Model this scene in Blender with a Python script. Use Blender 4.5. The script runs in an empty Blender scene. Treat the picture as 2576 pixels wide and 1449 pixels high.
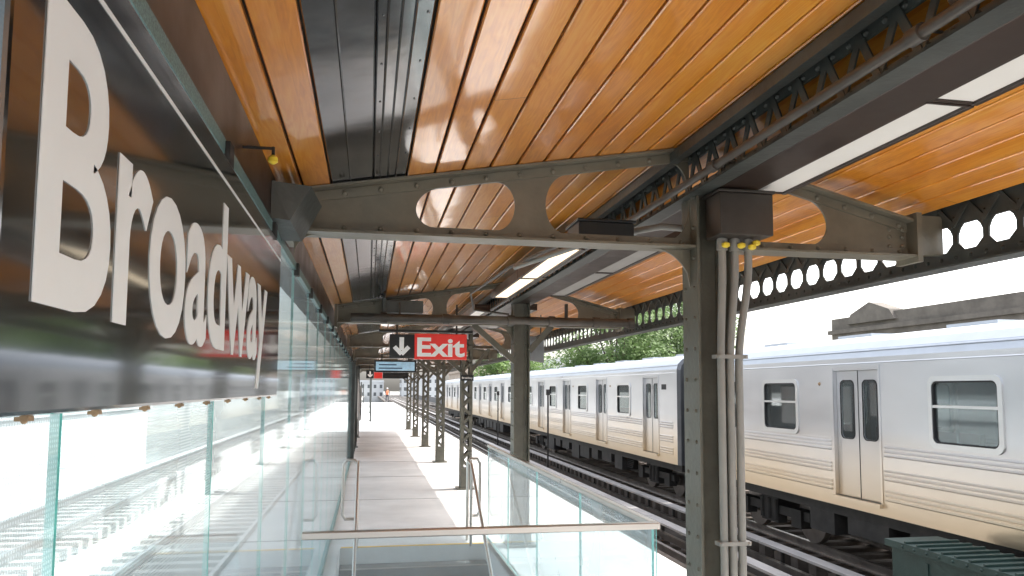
import bpy, math, random
from mathutils import Vector, Matrix
random.seed(7)
S=bpy.context.scene
COL=S.collection
E=1.7

# ------------------------------------------------------------------ mesh builder
class MB:
    def __init__(s): s.v=[];s.f=[];s.m=[]
    def add(s,vs,fs,m=0):
        b=len(s.v); s.v+= [tuple(p) for p in vs]
        for f in fs: s.f.append(tuple(i+b for i in f)); s.m.append(m)
    def quad(s,a,b,c,d,m=0): s.add([a,b,c,d],[(0,1,2,3)],m)
    def box(s,x0,x1,y0,y1,z0,z1,m=0):
        s.add([(x0,y0,z0),(x1,y0,z0),(x1,y1,z0),(x0,y1,z0),(x0,y0,z1),(x1,y0,z1),(x1,y1,z1),(x0,y1,z1)],
              [(0,3,2,1),(4,5,6,7),(0,1,5,4),(1,2,6,5),(2,3,7,6),(3,0,4,7)],m)
    def beam(s,p0,p1,w,h,up=(0,0,1),m=0):
        p0=Vector(p0);p1=Vector(p1);d=(p1-p0).normalized();u=Vector(up)
        r=d.cross(u)
        if r.length<1e-4: r=d.cross(Vector((1,0,0)))
        r.normalize();u=r.cross(d)
        vs=[]
        for p in (p0,p1):
            for a,b in((-1,-1),(1,-1),(1,1),(-1,1)): vs.append(p+r*(a*w/2)+u*(b*h/2))
        s.add(vs,[(0,3,2,1),(4,5,6,7),(0,1,5,4),(1,2,6,5),(2,3,7,6),(3,0,4,7)],m)
    def tube(s,pts,r,n=10,m=0,cap=True):
        pts=[Vector(p) for p in pts];vs=[];fs=[]
        ref=None
        for i,p in enumerate(pts):
            if i==0:d=pts[1]-p
            elif i==len(pts)-1:d=p-pts[i-1]
            else:d=(pts[i+1]-p).normalized()+(p-pts[i-1]).normalized()
            d.normalize()
            if ref is None:
                ref=d.cross(Vector((0.3,0.2,1)) if abs(d.z)<.9 else Vector((1,0,0))).normalized()
            a=(ref-d*ref.dot(d)).normalized();ref=a;b=d.cross(a)
            rr=r[i] if isinstance(r,(list,tuple)) else r
            for k in range(n):
                t=2*math.pi*k/n;vs.append(p+a*math.cos(t)*rr+b*math.sin(t)*rr)
        for i in range(len(pts)-1):
            for k in range(n):
                k2=(k+1)%n;fs.append((i*n+k,i*n+k2,(i+1)*n+k2,(i+1)*n+k))
        if cap:
            fs.append(tuple(range(n))[::-1]);fs.append(tuple((len(pts)-1)*n+k for k in range(n)))
        s.add(vs,fs,m)
    def dome(s,c,r,ax,m=0):
        c=Vector(c);ax=Vector(ax).normalized();a=ax.orthogonal().normalized();b=ax.cross(a);n=8;vs=[];fs=[]
        for j,(q,h) in enumerate(((1,0),(.8,.5),(.35,.8))):
            for k in range(n):
                t=2*math.pi*k/n;vs.append(c+(a*math.cos(t)+b*math.sin(t))*r*q+ax*r*h)
        for j in range(2):
            for k in range(n):
                k2=(k+1)%n;fs.append((j*n+k,j*n+k2,(j+1)*n+k2,(j+1)*n+k))
        fs.append(tuple(2*n+k for k in range(n)));s.add(vs,fs,m)
    def strip(s,rows,y0,y1,m=0):
        vs=[];fs=[]
        for x,a,b in rows: vs+=[(x,y0,a),(x,y1,a),(x,y1,b),(x,y0,b)]
        for i in range(len(rows)-1):
            o=i*4;p=o+4
            for k in range(4):
                k2=(k+1)%4;fs.append((o+k,o+k2,p+k2,p+k))
        fs.append((0,3,2,1));e=(len(rows)-1)*4;fs.append((e,e+1,e+2,e+3));s.add(vs,fs,m)
    def obj(s,name,mats,parent=None,origin=None,smooth=False,bevel=0):
        o_=Vector(origin) if origin is not None else (Vector(parent["_o"]) if parent else Vector((0,0,0)))
        me=bpy.data.meshes.new(name)
        me.from_pydata([tuple(Vector(v)-o_) for v in s.v],[],s.f)
        if not isinstance(mats,(list,tuple)): mats=[mats]
        for m in mats: me.materials.append(m)
        me.polygons.foreach_set('material_index',s.m)
        if smooth: me.polygons.foreach_set('use_smooth',[True]*len(s.f))
        me.update()
        ob=bpy.data.objects.new(name,me);COL.objects.link(ob)
        ob["_o"]=tuple(o_)
        if parent: ob.parent=parent
        else: ob.location=o_
        if parent and origin is not None: ob.location=o_-Vector(parent["_o"])
        if smooth:
            try: me.set_sharp_from_angle(angle=math.radians(40))
            except Exception: pass
        if bevel:
            b=ob.modifiers.new("b",'BEVEL');b.width=bevel;b.segments=2;b.limit_method='ANGLE'
        return ob
def thing(name,loc,label,cat,group=None):
    e=bpy.data.objects.new(name,None);e.empty_display_size=.2;COL.objects.link(e);e.location=loc
    e["_o"]=tuple(loc);e["label"]=label;e["category"]=cat
    if group:e["group"]=group
    return e
def tag(o,label,cat,group=None):
    o["label"]=label;o["category"]=cat
    if group:o["group"]=group
    return o
def struct(o): o["kind"]="structure";return o
def copy_tree(o,parent=None,loc=None,rotz=None,scale=None):
    n=o.copy();COL.objects.link(n)
    if parent:n.parent=parent
    if loc is not None:n.location=loc
    if rotz is not None:n.rotation_euler=(0,0,rotz)
    if scale is not None:n.scale=scale
    for c in o.children: copy_tree(c,parent=n)
    return n

# ------------------------------------------------------------------ materials
def newmat(name):
    m=bpy.data.materials.new(name);m.use_nodes=True;nt=m.node_tree
    return m,nt,nt.nodes["Principled BSDF"]
def mat(name,col,rough=.5,metal=0,var=.15,scale=4,stretch=(1,1,1),coat=0,bump=0,bscale=60,coat_r=.1,emis=0,dirt=None,rvar=0,ior=1.5):
    m,nt,b=newmat(name);N=nt.nodes;L=nt.links
    tc=N.new('ShaderNodeTexCoord');mp=N.new('ShaderNodeMapping');mp.inputs['Scale'].default_value=stretch
    L.new(tc.outputs['Object'],mp.inputs[0])
    no=N.new('ShaderNodeTexNoise');no.inputs['Scale'].default_value=scale;no.inputs['Detail'].default_value=6;no.inputs['Roughness'].default_value=.6
    L.new(mp.outputs[0],no.inputs[0])
    r=N.new('ShaderNodeValToRGB');e=r.color_ramp.elements
    e[0].position=.3;e[1].position=.7
    c0=[c*(1-var) for c in col] if dirt is None else list(dirt)
    e[0].color=(*c0,1);e[1].color=(*[min(1,c*(1+var)) for c in col],1)
    L.new(no.outputs[0],r.inputs[0]);L.new(r.outputs[0],b.inputs['Base Color'])
    b.inputs['Roughness'].default_value=rough;b.inputs['Metallic'].default_value=metal;b.inputs['IOR'].default_value=ior
    if rvar:
        mr=N.new('ShaderNodeMapRange');mr.inputs['From Min'].default_value=.3;mr.inputs['From Max'].default_value=.7
        mr.inputs['To Min'].default_value=rough-rvar;mr.inputs['To Max'].default_value=rough+rvar
        L.new(no.outputs[0],mr.inputs[0]);L.new(mr.outputs[0],b.inputs['Roughness'])
    b.inputs['Coat Weight'].default_value=coat;b.inputs['Coat Roughness'].default_value=coat_r
    if emis:
        b.inputs['Emission Color'].default_value=(*col,1);b.inputs['Emission Strength'].default_value=emis
    if bump:
        n2=N.new('ShaderNodeTexNoise');n2.inputs['Scale'].default_value=bscale;n2.inputs['Detail'].default_value=3
        L.new(mp.outputs[0],n2.inputs[0])
        bp=N.new('ShaderNodeBump');bp.inputs['Strength'].default_value=bump;bp.inputs['Distance'].default_value=.01
        L.new(n2.outputs[0],bp.inputs['Height']);L.new(bp.outputs[0],b.inputs['Normal'])
    return m

M_steel=mat("olive_steel_paint",(.165,.148,.11),.36,0,.22,5,bump=.15,bscale=40,rvar=.08)
M_col=mat("column_steel_paint",(.115,.11,.085),.38,0,.28,5,bump=.2,bscale=40,rvar=.08)
M_steeld=mat("dark_steel_paint",(.062,.066,.06),.36,0,.35,4,bump=.2,bscale=30)
M_brown=mat("brown_bronze_panel",(.035,.021,.015),.36,0,.3,3,rvar=.08)
M_box=mat("dark_grey_brown_box",(.04,.032,.026),.4,0,.3,5,rvar=.08)
M_sign=mat("black_enamel",(.006,.009,.011),.12,0,.3,6,coat=1,coat_r=.06,ior=2.1)
M_white=mat("white_vinyl",(.90,.94,.94),.4,0,.02,8)
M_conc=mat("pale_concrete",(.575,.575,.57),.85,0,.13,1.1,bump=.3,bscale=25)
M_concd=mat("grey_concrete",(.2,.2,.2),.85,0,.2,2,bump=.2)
M_rail=mat("rail_steel",(.35,.32,.3),.32,.8,.3,3)
M_tie=mat("old_timber",(.11,.09,.075),.9,0,.4,3,bump=.3)
M_under=mat("dark_underframe",(.024,.022,.021),.65,0,.5,4)
M_cover=mat("weathered_cover_board",(.42,.40,.39),.7,0,.3,2,stretch=(1,.3,1))
M_ss=mat("polished_stainless",(.52,.49,.46),.3,1,.03,3,rvar=.03)
M_frame=mat("satin_window_frame",(.72,.72,.72),.35,.9,.02,2)
M_cond=mat("grey_conduit",(.27,.262,.24),.45,.1,.12,5)
M_pipe=mat("bronze_pipe",(.075,.065,.055),.4,.2,.3,6)
M_yellow=mat("yellow_plastic",(.85,.62,.05),.4,0,.05,5)
M_ylw=mat("worn_yellow_nosing",(.75,.48,.12),.7,0,.2,5)
M_red=mat("red_enamel",(.80,.045,.035),.35,0,.05,6,emis=.2)
M_black=mat("black_plate",(.02,.021,.022),.3,0,.2,6)
M_wtext=mat("white_lettering",(.92,.9,.88),.4,0,.02,8,emis=.15)
M_screen=mat("blue_display",(.35,.55,.7),.2,0,.25,9,emis=.3)
M_green=mat("green_cabinet_paint",(.03,.06,.052),.5,0,.3,4,bump=.2)
M_lens=mat("light_diffuser",(.78,.75,.70),.4,0,.03,3,emis=.10)
M_lensw=mat("lit_diffuser",(1,.83,.6),.5,0,.02,3,emis=1.3)
M_lensoff=mat("unlit_diffuser",(.36,.34,.32),.35,0,.1,3)
M_brick=mat("sooty_stone",(.17,.15,.13),.9,0,.3,.8)
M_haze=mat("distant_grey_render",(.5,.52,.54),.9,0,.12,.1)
M_pale=mat("pale_render",(.7,.7,.7),.9,0,.08,.3)
M_tan=mat("tan_brick",(.5,.42,.35),.9,0,.15,.5)
M_win=mat("window_dark",(.12,.13,.14),.12,0,.2,2)
M_bark=mat("bark",(.1,.08,.06),.9,0,.3,3,bump=.5)
M_ground=mat("street_ground",(.3,.3,.28),.9,0,.2,.05)
M_rust=mat("rusty_clamp",(.4,.27,.16),.6,.3,.3,40)
M_seat=mat("seat_plastic",(.4,.13,.06),.5,0,.2,4)
M_int=mat("car_interior",(.6,.58,.54),.6,0,.1,3)
M_rubber=mat("black_rubber",(.015,.015,.016),.6,0,.2,8)
M_cab=mat("grey_end_paint",(.11,.115,.125),.35,.5,.15,4)
M_skin=mat("skin",(.4,.24,.17),.6,0,.05,6)
M_vest=mat("orange_fabric",(.6,.2,.1),.8,0,.1,8)
M_trouser=mat("dark_fabric",(.03,.035,.05),.9,0,.1,8)

def m_train(name,k=1.0):
    m,nt,b=newmat(name);N=nt.nodes;L=nt.links
    tc=N.new('ShaderNodeTexCoord')
    mp=N.new('ShaderNodeMapping');mp.inputs['Scale'].default_value=(1,.35,1.0);L.new(tc.outputs['Object'],mp.inputs[0])
    n=N.new('ShaderNodeTexNoise');n.inputs['Scale'].default_value=1.2;n.inputs['Detail'].default_value=2;L.new(mp.outputs[0],n.inputs[0])
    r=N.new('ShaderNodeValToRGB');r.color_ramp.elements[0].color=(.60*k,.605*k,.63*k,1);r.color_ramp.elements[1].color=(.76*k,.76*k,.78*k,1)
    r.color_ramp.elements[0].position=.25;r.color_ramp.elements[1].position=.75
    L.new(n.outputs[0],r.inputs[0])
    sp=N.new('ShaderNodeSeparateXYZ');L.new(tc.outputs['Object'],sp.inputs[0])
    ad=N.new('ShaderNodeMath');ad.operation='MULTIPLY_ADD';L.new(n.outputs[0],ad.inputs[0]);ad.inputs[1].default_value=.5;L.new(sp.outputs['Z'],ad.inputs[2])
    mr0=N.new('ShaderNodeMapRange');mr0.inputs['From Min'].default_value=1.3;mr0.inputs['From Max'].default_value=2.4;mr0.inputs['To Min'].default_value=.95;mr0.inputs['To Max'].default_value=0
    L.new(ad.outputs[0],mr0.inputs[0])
    mx=N.new('ShaderNodeMixRGB');L.new(mr0.outputs[0],mx.inputs[0]);L.new(r.outputs[0],mx.inputs[1]);mx.inputs[2].default_value=(.76*k,.61*k,.43*k,1)  # tan tint low on the sides: warm platform reflections painted into the colour
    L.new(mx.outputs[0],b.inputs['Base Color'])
    b.inputs['Metallic'].default_value=.88
    mr=N.new('ShaderNodeMapRange');mr.inputs['To Min'].default_value=.24;mr.inputs['To Max'].default_value=.36;L.new(n.outputs[0],mr.inputs[0]);L.new(mr.outputs[0],b.inputs['Roughness'])
    bp=N.new('ShaderNodeBump');bp.inputs['Strength'].default_value=.18;bp.inputs['Distance'].default_value=.012
    n2=N.new('ShaderNodeTexNoise');n2.inputs['Scale'].default_value=1.1;n2.inputs['Detail'].default_value=0;L.new(tc.outputs['Object'],n2.inputs[0])
    L.new(n2.outputs[0],bp.inputs['Height']);L.new(bp.outputs[0],b.inputs['Normal'])
    return m
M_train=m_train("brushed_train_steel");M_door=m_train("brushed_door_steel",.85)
M_roof=mat("train_roof",(.50,.53,.58),.38,.5,.05,2)

def m_wood():
    m,nt,b=newmat("varnished_orange_wood");N=nt.nodes;L=nt.links
    tc=N.new('ShaderNodeTexCoord');sp=N.new('ShaderNodeSeparateXYZ');L.new(tc.outputs['Object'],sp.inputs[0])
    def math_(op,a,v=None,c=None):
        q=N.new('ShaderNodeMath');q.operation=op
        if hasattr(a,'type'):L.new(a,q.inputs[0])
        else:q.inputs[0].default_value=a
        if v is not None:
            if hasattr(v,'type'):L.new(v,q.inputs[1])
            else:q.inputs[1].default_value=v
        return q.outputs[0]
    pid=math_('FLOOR',math_('DIVIDE',math_('SUBTRACT',sp.outputs['X'],.15),.13))
    wn=N.new('ShaderNodeTexWhiteNoise');wn.noise_dimensions='1D';L.new(pid,wn.inputs['W'])
    yy=math_('ADD',math_('DIVIDE',sp.outputs['Y'],4.75),math_('MULTIPLY',wn.outputs['Value'],7.3))
    seg=math_('FLOOR',yy)
    cid=math_('ADD',math_('MULTIPLY',seg,3.71),math_('MULTIPLY',pid,1.37))
    w2=N.new('ShaderNodeTexWhiteNoise');w2.noise_dimensions='1D';L.new(cid,w2.inputs['W'])
    cb=N.new('ShaderNodeCombineXYZ')
    L.new(math_('ADD',math_('MULTIPLY',sp.outputs['X'],9.0),math_('MULTIPLY',w2.outputs['Value'],40)),cb.inputs[0])
    L.new(math_('MULTIPLY',sp.outputs['Y'],.9),cb.inputs[1])
    L.new(math_('MULTIPLY',w2.outputs['Value'],17),cb.inputs[2])
    n=N.new('ShaderNodeTexNoise');n.inputs['Scale'].default_value=1.6;n.inputs['Detail'].default_value=4;n.inputs['Distortion'].default_value=.6;L.new(cb.outputs[0],n.inputs[0])
    wv=math_('FRACT',math_('MULTIPLY',n.outputs[0],9))
    wv=math_('ABSOLUTE',math_('SUBTRACT',wv,.5))
    fi=N.new('ShaderNodeTexNoise');fi.inputs['Scale'].default_value=14;fi.inputs['Detail'].default_value=5
    cb2=N.new('ShaderNodeCombineXYZ');L.new(math_('MULTIPLY',sp.outputs['X'],9),cb2.inputs[0]);L.new(math_('MULTIPLY',sp.outputs['Y'],.35),cb2.inputs[1]);L.new(w2.outputs['Value'],cb2.inputs[2]);L.new(cb2.outputs[0],fi.inputs[0])
    lo=N.new('ShaderNodeTexNoise');lo.inputs['Scale'].default_value=1.1;lo.inputs['Detail'].default_value=2;L.new(tc.outputs['Object'],lo.inputs[0])
    f=math_('ADD',math_('ADD',math_('MULTIPLY',wv,.4),math_('MULTIPLY',fi.outputs[0],.4)),math_('MULTIPLY',w2.outputs['Value'],.25))
    f=math_('ADD',f,math_('MULTIPLY',math_('SUBTRACT',lo.outputs[0],.4),.6))
    r=N.new('ShaderNodeValToRGB');e=r.color_ramp.elements
    e[0].position=.1;e[0].color=(.56,.16,.014,1);e[1].position=.95;e[1].color=(.93,.47,.09,1)
    k=e.new(.52);k.color=(.82,.30,.028,1)
    L.new(f,r.inputs[0])
    fr=math_('FRACT',yy);j=math_('LESS_THAN',fr,.0008)
    mx=N.new('ShaderNodeMixRGB');L.new(j,mx.inputs[0]);L.new(r.outputs[0],mx.inputs[1]);mx.inputs[2].default_value=(.25,.08,.02,1)
    L.new(mx.outputs[0],b.inputs['Base Color'])
    b.inputs['Roughness'].default_value=.32;b.inputs['Coat Weight'].default_value=1;b.inputs['Coat Roughness'].default_value=.08;b.inputs['Coat IOR'].default_value=1.9
    bp=N.new('ShaderNodeBump');bp.inputs['Strength'].default_value=.3;bp.inputs['Distance'].default_value=.012
    n3=N.new('ShaderNodeTexNoise');n3.inputs['Scale'].default_value=2.2;L.new(tc.outputs['Object'],n3.inputs[0]);L.new(n3.outputs[0],bp.inputs['Height'])
    L.new(bp.outputs[0],b.inputs['Coat Normal'])
    return m
M_wood=m_wood()
M_panel=mat("glossy_dark_metal_panel",(.33,.33,.335),.13,.95,.2,3,bump=.25,bscale=3,rvar=.04)

def m_glass(name,tint,refl=.06,dots=False,film=.12,filmcol=(.88,.96,.975),rough=.03):
    m=bpy.data.materials.new(name);m.use_nodes=True;nt=m.node_tree;N=nt.nodes;L=nt.links;N.clear()
    out=N.new('ShaderNodeOutputMaterial');tr=N.new('ShaderNodeBsdfTransparent');tr.inputs[0].default_value=(*tint,1)
    gl=N.new('ShaderNodeBsdfGlossy');gl.inputs['Roughness'].default_value=rough;gl.inputs[0].default_value=(.92,.99,1,1)
    di=N.new('ShaderNodeBsdfDiffuse');di.inputs[0].default_value=(*filmcol,1)
    tl=N.new('ShaderNodeBsdfTranslucent');tl.inputs[0].default_value=(*filmcol,1)
    geo=N.new('ShaderNodeNewGeometry')
    inv=N.new('ShaderNodeMath');inv.operation='SUBTRACT';inv.inputs[0].default_value=1;L.new(geo.outputs['Backfacing'],inv.inputs[1])
    fr=N.new('ShaderNodeFresnel');fr.inputs[0].default_value=1.5
    ad=N.new('ShaderNodeMath');ad.operation='ADD';ad.inputs[1].default_value=refl;ad.use_clamp=True;L.new(fr.outputs[0],ad.inputs[0])
    rf=N.new('ShaderNodeMath');rf.operation='MULTIPLY';L.new(ad.outputs[0],rf.inputs[0]);L.new(inv.outputs[0],rf.inputs[1])
    dm=N.new('ShaderNodeMixShader');dm.inputs[0].default_value=.5;L.new(di.outputs[0],dm.inputs[1]);L.new(tl.outputs[0],dm.inputs[2])
    m1=N.new('ShaderNodeMixShader');L.new(tr.outputs[0],m1.inputs[1]);L.new(dm.outputs[0],m1.inputs[2])
    tc=N.new('ShaderNodeTexCoord')
    ns=N.new('ShaderNodeTexNoise');ns.inputs['Scale'].default_value=1.3;ns.inputs['Detail'].default_value=5;L.new(tc.outputs['Object'],ns.inputs[0])
    mr=N.new('ShaderNodeMapRange');mr.inputs['From Min'].default_value=.3;mr.inputs['From Max'].default_value=.75;mr.inputs['To Min'].default_value=film*.7;mr.inputs['To Max'].default_value=min(.95,film*1.4);L.new(ns.outputs[0],mr.inputs[0])
    fac=mr.outputs[0]
    if dots:
        mp=N.new('ShaderNodeMapping');mp.inputs['Scale'].default_value=(0,150,150);L.new(tc.outputs['Object'],mp.inputs[0])
        vf=N.new('ShaderNodeVectorMath');vf.operation='FRACTION';L.new(mp.outputs[0],vf.inputs[0])
        vs=N.new('ShaderNodeVectorMath');vs.operation='DISTANCE';vs.inputs[1].default_value=(0,.5,.5);L.new(vf.outputs[0],vs.inputs[0])
        lt=N.new('ShaderNodeMath');lt.operation='LESS_THAN';lt.inputs[1].default_value=.3;L.new(vs.outputs['Value'],lt.inputs[0])
        ml=N.new('ShaderNodeMath');ml.operation='MULTIPLY';ml.inputs[1].default_value=.25;L.new(lt.outputs[0],ml.inputs[0])
        a2=N.new('ShaderNodeMath');a2.operation='ADD';a2.use_clamp=True;L.new(fac,a2.inputs[0]);L.new(ml.outputs[0],a2.inputs[1]);fac=a2.outputs[0]
    f2=N.new('ShaderNodeMath');f2.operation='MULTIPLY';L.new(fac,f2.inputs[0]);L.new(inv.outputs[0],f2.inputs[1])
    L.new(f2.outputs[0],m1.inputs[0])
    m2=N.new('ShaderNodeMixShader');L.new(rf.outputs[0],m2.inputs[0]);L.new(m1.outputs[0],m2.inputs[1]);L.new(gl.outputs[0],m2.inputs[2])
    L.new(m2.outputs[0],out.inputs[0]);return m
M_glass=m_glass("screen_glass",(.93,.98,.99),.03,False,.38,rough=.05)
M_glassd=m_glass("fritted_glass",(.91,.975,.985),.03,True,.38)
M_rglass=m_glass("railing_glass",(.90,.95,.97),.0,False,.10)
M_rglassf=m_glass("hazy_railing_glass",(.93,.975,.985),.0,False,.3)
M_tglass=m_glass("train_glass",(.5,.55,.56),.08,False,.12)
M_gedge=mat("green_glass_edge",(.22,.62,.57),.2,0,.2,20)

# ------------------------------------------------------------------ text helper
def text_mesh(txt,size,mtx,name,material,parent,embolden=.0,depth=.002,fit=None,cap=None,desc=1.0):
    cu=bpy.data.curves.new("t",'FONT');cu.body=txt;cu.size=size;cu.offset=embolden;cu.extrude=depth;cu.resolution_u=6
    to=bpy.data.objects.new("t",cu);COL.objects.link(to);bpy.context.view_layer.update()
    dg=bpy.context.evaluated_depsgraph_get();me=bpy.data.meshes.new_from_object(to.evaluated_get(dg));bpy.data.objects.remove(to)
    xs=[v.co.x for v in me.vertices]
    x0,x1=min(xs),max(xs);sx=(fit/(x1-x0)) if fit else 1
    sy=sx
    if cap:
        ys=[v.co.y for v in me.vertices];sy=cap/max(ys)
    o_=Vector(parent["_o"])
    for v in me.vertices:
        y=v.co.y*sy
        if y<-.02:y=-.02+(y+.02)*desc
        p=Vector(((v.co.x-x0)*sx,y,v.co.z));v.co=(mtx@p)-o_
    me.materials.clear();me.materials.append(material)
    ob=bpy.data.objects.new(name,me);COL.objects.link(ob);ob.parent=parent;ob["_o"]=tuple(o_);return ob
def face_posX(x,y,z): return Matrix(((0,0,1,x),(1,0,0,y),(0,1,0,z),(0,0,0,1)))
def face_negY(x,y,z): return Matrix(((1,0,0,x),(0,0,-1,y),(0,1,0,z),(0,0,0,1)))
def face_negX(x,y,z): return Matrix(((0,0,-1,x),(-1,0,0,y),(0,1,0,z),(0,0,0,1)))

# ------------------------------------------------------------------ world / sun / camera
sd=Vector((1,.16,1.2)).normalized()
W=bpy.data.worlds.new("World");S.world=W;W.use_nodes=True;nt=W.node_tree
bg=nt.nodes["Background"];sk=nt.nodes.new('ShaderNodeTexSky');sk.sky_type='NISHITA';sk.sun_disc=False
sk.sun_elevation=math.asin(sd.z);sk.sun_rotation=math.atan2(sd.x,sd.y);sk.dust_density=4;sk.air_density=1.2;sk.ozone_density=.6
hs=nt.nodes.new('ShaderNodeHueSaturation');hs.inputs['Saturation'].default_value=.35;hs.inputs['Value'].default_value=3.4
nt.links.new(sk.outputs[0],hs.inputs['Color']);nt.links.new(hs.outputs[0],bg.inputs[0]);bg.inputs[1].default_value=.15
sl=bpy.data.lights.new("sun",'SUN');sl.energy=5;sl.angle=math.radians(.5);sl.color=(1,.96,.89)
so=bpy.data.objects.new("sun",sl);COL.objects.link(so);so.rotation_euler=(-sd).to_track_quat('-Z','Y').to_euler();so.location=(20,5,30)
cam=bpy.data.cameras.new("camera");co=bpy.data.objects.new("camera",cam);COL.objects.link(co);S.camera=co
cam.sensor_width=36;cam.lens=26.55;cam.clip_start=.02;cam.clip_end=3000;cam.shift_y=.0395
co.matrix_world=Matrix.Translation((0,0,E))@Matrix.Rotation(-math.radians(10.67),4,'Z')@Matrix.Rotation(math.radians(94.6),4,'X')@Matrix.Rotation(.005,4,'Z')
S.view_settings.view_transform='Standard';S.view_settings.look='None';S.view_settings.exposure=0

# ------------------------------------------------------------------ ground, platform, track beds
b=MB();b.quad((-1500,-300,-7.5),(1500,-300,-7.5),(1500,2500,-7.5),(-1500,2500,-7.5))
struct(b.obj("ground",M_ground))
PX0,PX1=-1.3,3.0;SY0,SY1=3.4,8.4;SX0,SX1=-.27,1.3
b=MB()
for (x0,x1,y0,y1) in((PX0,SX0,-6,95),(SX1,PX1,-6,95),(SX0,SX1,-6,SY0),(SX0,SX1,SY1,95)):
    b.box(x0,x1,y0,y1,-.3,0)
struct(b.obj("platform_floor",[M_conc]))
b=MB()
y=8.9
while y<90:
    b.box(PX0,PX1,y,y+.008,.0,.004);y+=3.04
struct(b.obj("platform_joints",M_concd))
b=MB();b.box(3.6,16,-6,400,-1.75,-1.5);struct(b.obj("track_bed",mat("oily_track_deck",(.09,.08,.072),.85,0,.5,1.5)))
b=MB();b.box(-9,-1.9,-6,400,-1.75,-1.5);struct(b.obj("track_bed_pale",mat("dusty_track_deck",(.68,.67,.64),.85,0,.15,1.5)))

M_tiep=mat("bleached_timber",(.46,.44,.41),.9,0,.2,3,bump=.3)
TZ=.09
def track(xc,label,tm,dz=0):
    t=thing("railway_track",(xc,0,-1.5),label,"railway track","railway tracks beside the platform")
    for xx in(-.72,.72):
        b=MB();b.box(xc+xx-.035,xc+xx+.035,-6,300,-1.14+dz,-1.1+dz);b.box(xc+xx-.01,xc+xx+.01,-6,300,-1.24+dz,-1.14+dz);b.box(xc+xx-.07,xc+xx+.07,-6,300,-1.26+dz,-1.24+dz)
        b.obj("rail",M_rail,t)
    b=MB();y=-6
    while y<140:
        b.box(xc-1.3,xc+1.3,y,y+.22,-1.45,-1.262+dz);y+=.55
    o=b.obj("ties",tm,t);o["kind"]="stuff"
XC=8.62
for xc,l in((4.6,"empty track with steel rails on dark timber ties"),(XC,"track under the parked silver train"),(12.3,"far track behind the silver train"),(-3.0,"sunlit track behind the glass windscreen"),(-6.7,"sunlit far track behind the windscreen")):
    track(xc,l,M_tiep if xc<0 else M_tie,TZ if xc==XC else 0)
def third_rail(x,z=-.92):
    t=thing("third_rail",(x,0,-1.5),"third rail under a weathered grey protective board","third rail","third rails between the tracks")
    b=MB();y=-6;i=0
    while y<200:
        b.box(x-.11,x+.11,y,y+2.97,z,z+.045);y+=3.0
    o=b.obj("cover_board",M_cover,t,bevel=.006);o["kind"]="stuff"
    b=MB();b.box(x-.04,x+.04,-6,200,-1.2,-1.08);b.obj("conductor_rail",M_rail,t)
    b=MB();y=-5
    while y<120:
        b.box(x+.06,x+.1,y,y+.06,-1.26,z);b.box(x-.1,x+.1,y,y+.06,z-.03,z-.002);y+=1.5
    o=b.obj("support_bracket",M_under,t);o["kind"]="stuff"
third_rail(5.75);third_rail(6.6,-.86)
b=MB();b.box(3.35,3.55,-6,200,-1.25,-1.05);b.box(5.0,5.12,-6,200,-1.26,-1.13);b.box(4.1,4.22,-6,200,-1.26,-1.13)
tag(b.obj("guard_timber",M_tie,origin=(4,0,-1.3)),"weathered guard timbers running along the empty track","guard timber")

# ------------------------------------------------------------------ staircase
st=thing("staircase",(.5,8.4,0),"concrete staircase going down inside the glass railing","staircase")
b=MB();n=18
for i in range(n):
    y1=SY1-i*.28;z=-.17*(i+1)
    b.box(SX0+.004,SX1-.004,y1-.28,y1,z-.2,z)
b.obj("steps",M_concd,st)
b=MB()
for i in range(n+1):
    y1=SY1-i*.28;z=-.17*i
    b.box(SX0+.01,SX1-.01,y1,y1+.05,z+.001,z+.006,0 if i==0 else 1)
o=b.obj("nosing",[M_ylw,mat("steel_nosing",(.3,.29,.27),.5,.5)],st);o["kind"]="stuff"
for (xa,xb) in((SX0-.1,SX0-.001),(SX1+.001,SX1+.1)):
    b=MB();b.box(xa,xb,SY0-.1,SY1,-3.4,-.302)
    b.obj("stairwell_wall",mat("stair_wall_paint",(.3,.31,.31),.6),st)
for sx,x in((-1,-.1),(1,1.12)):
    ox=-.16*1 if sx<0 else .14
    b=MB();yy=8.62
    pts=[(x,yy,.0),(x,yy,.86),(x+ox*.25,yy,.91),(x+ox*.8,yy,.91),(x+ox,yy,.86),(x+ox,yy,.32),(x+ox*.8,yy,.27),(x+ox*.2,yy,.27)]
    b.tube(pts,.017,10)
    b.tube([(x,yy,.89),(x,8.3,.88),(x,8.3-4.2,.88-2.55)],.017,10)
    b.tube([(x,8.3,.88),(x,8.3,.0)],.016,8);b.tube([(x,5.6,-.76),(x,5.6,-1.75)],.014,8)
    b.obj("handrail",M_ss,st,smooth=True)

# ------------------------------------------------------------------ glass railing
gr=thing("glass_railing",(.5,3.4,0),"glass railing with stainless steel cap around the staircase","glass railing")
zc=E-.615
b=MB();b.box(SX0-.0,SX1+.045,SY0-.02,SY0+.02,zc-.03,zc);b.box(SX1+.005,SX1+.045,SY0+.021,SY1,zc-.03,zc)
b.obj("cap_rail",M_ss,gr,bevel=.004)
def pane(name,x0,x1,y0,y1,z0,z1,gm,axis,parent):
    b=MB();b.box(x0,x1,y0,y1,z0,z1)
    edge=(0,1,2,4) if axis=='x' else (0,1,3,5)
    for i in edge:b.m[i]=1
    return b.obj(name,[gm,M_gedge],parent)
pane("glass_panel",SX0,SX1+.03,SY0-.006,SY0+.006,.061,zc-.031,M_rglass,'y',gr)
y=SY0+.02
for i in range(4):
    pane("glass_panel",SX1+.015,SX1+.027,y,y+1.235,.061,zc-.031,M_rglassf,'x',gr);y+=1.245
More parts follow.
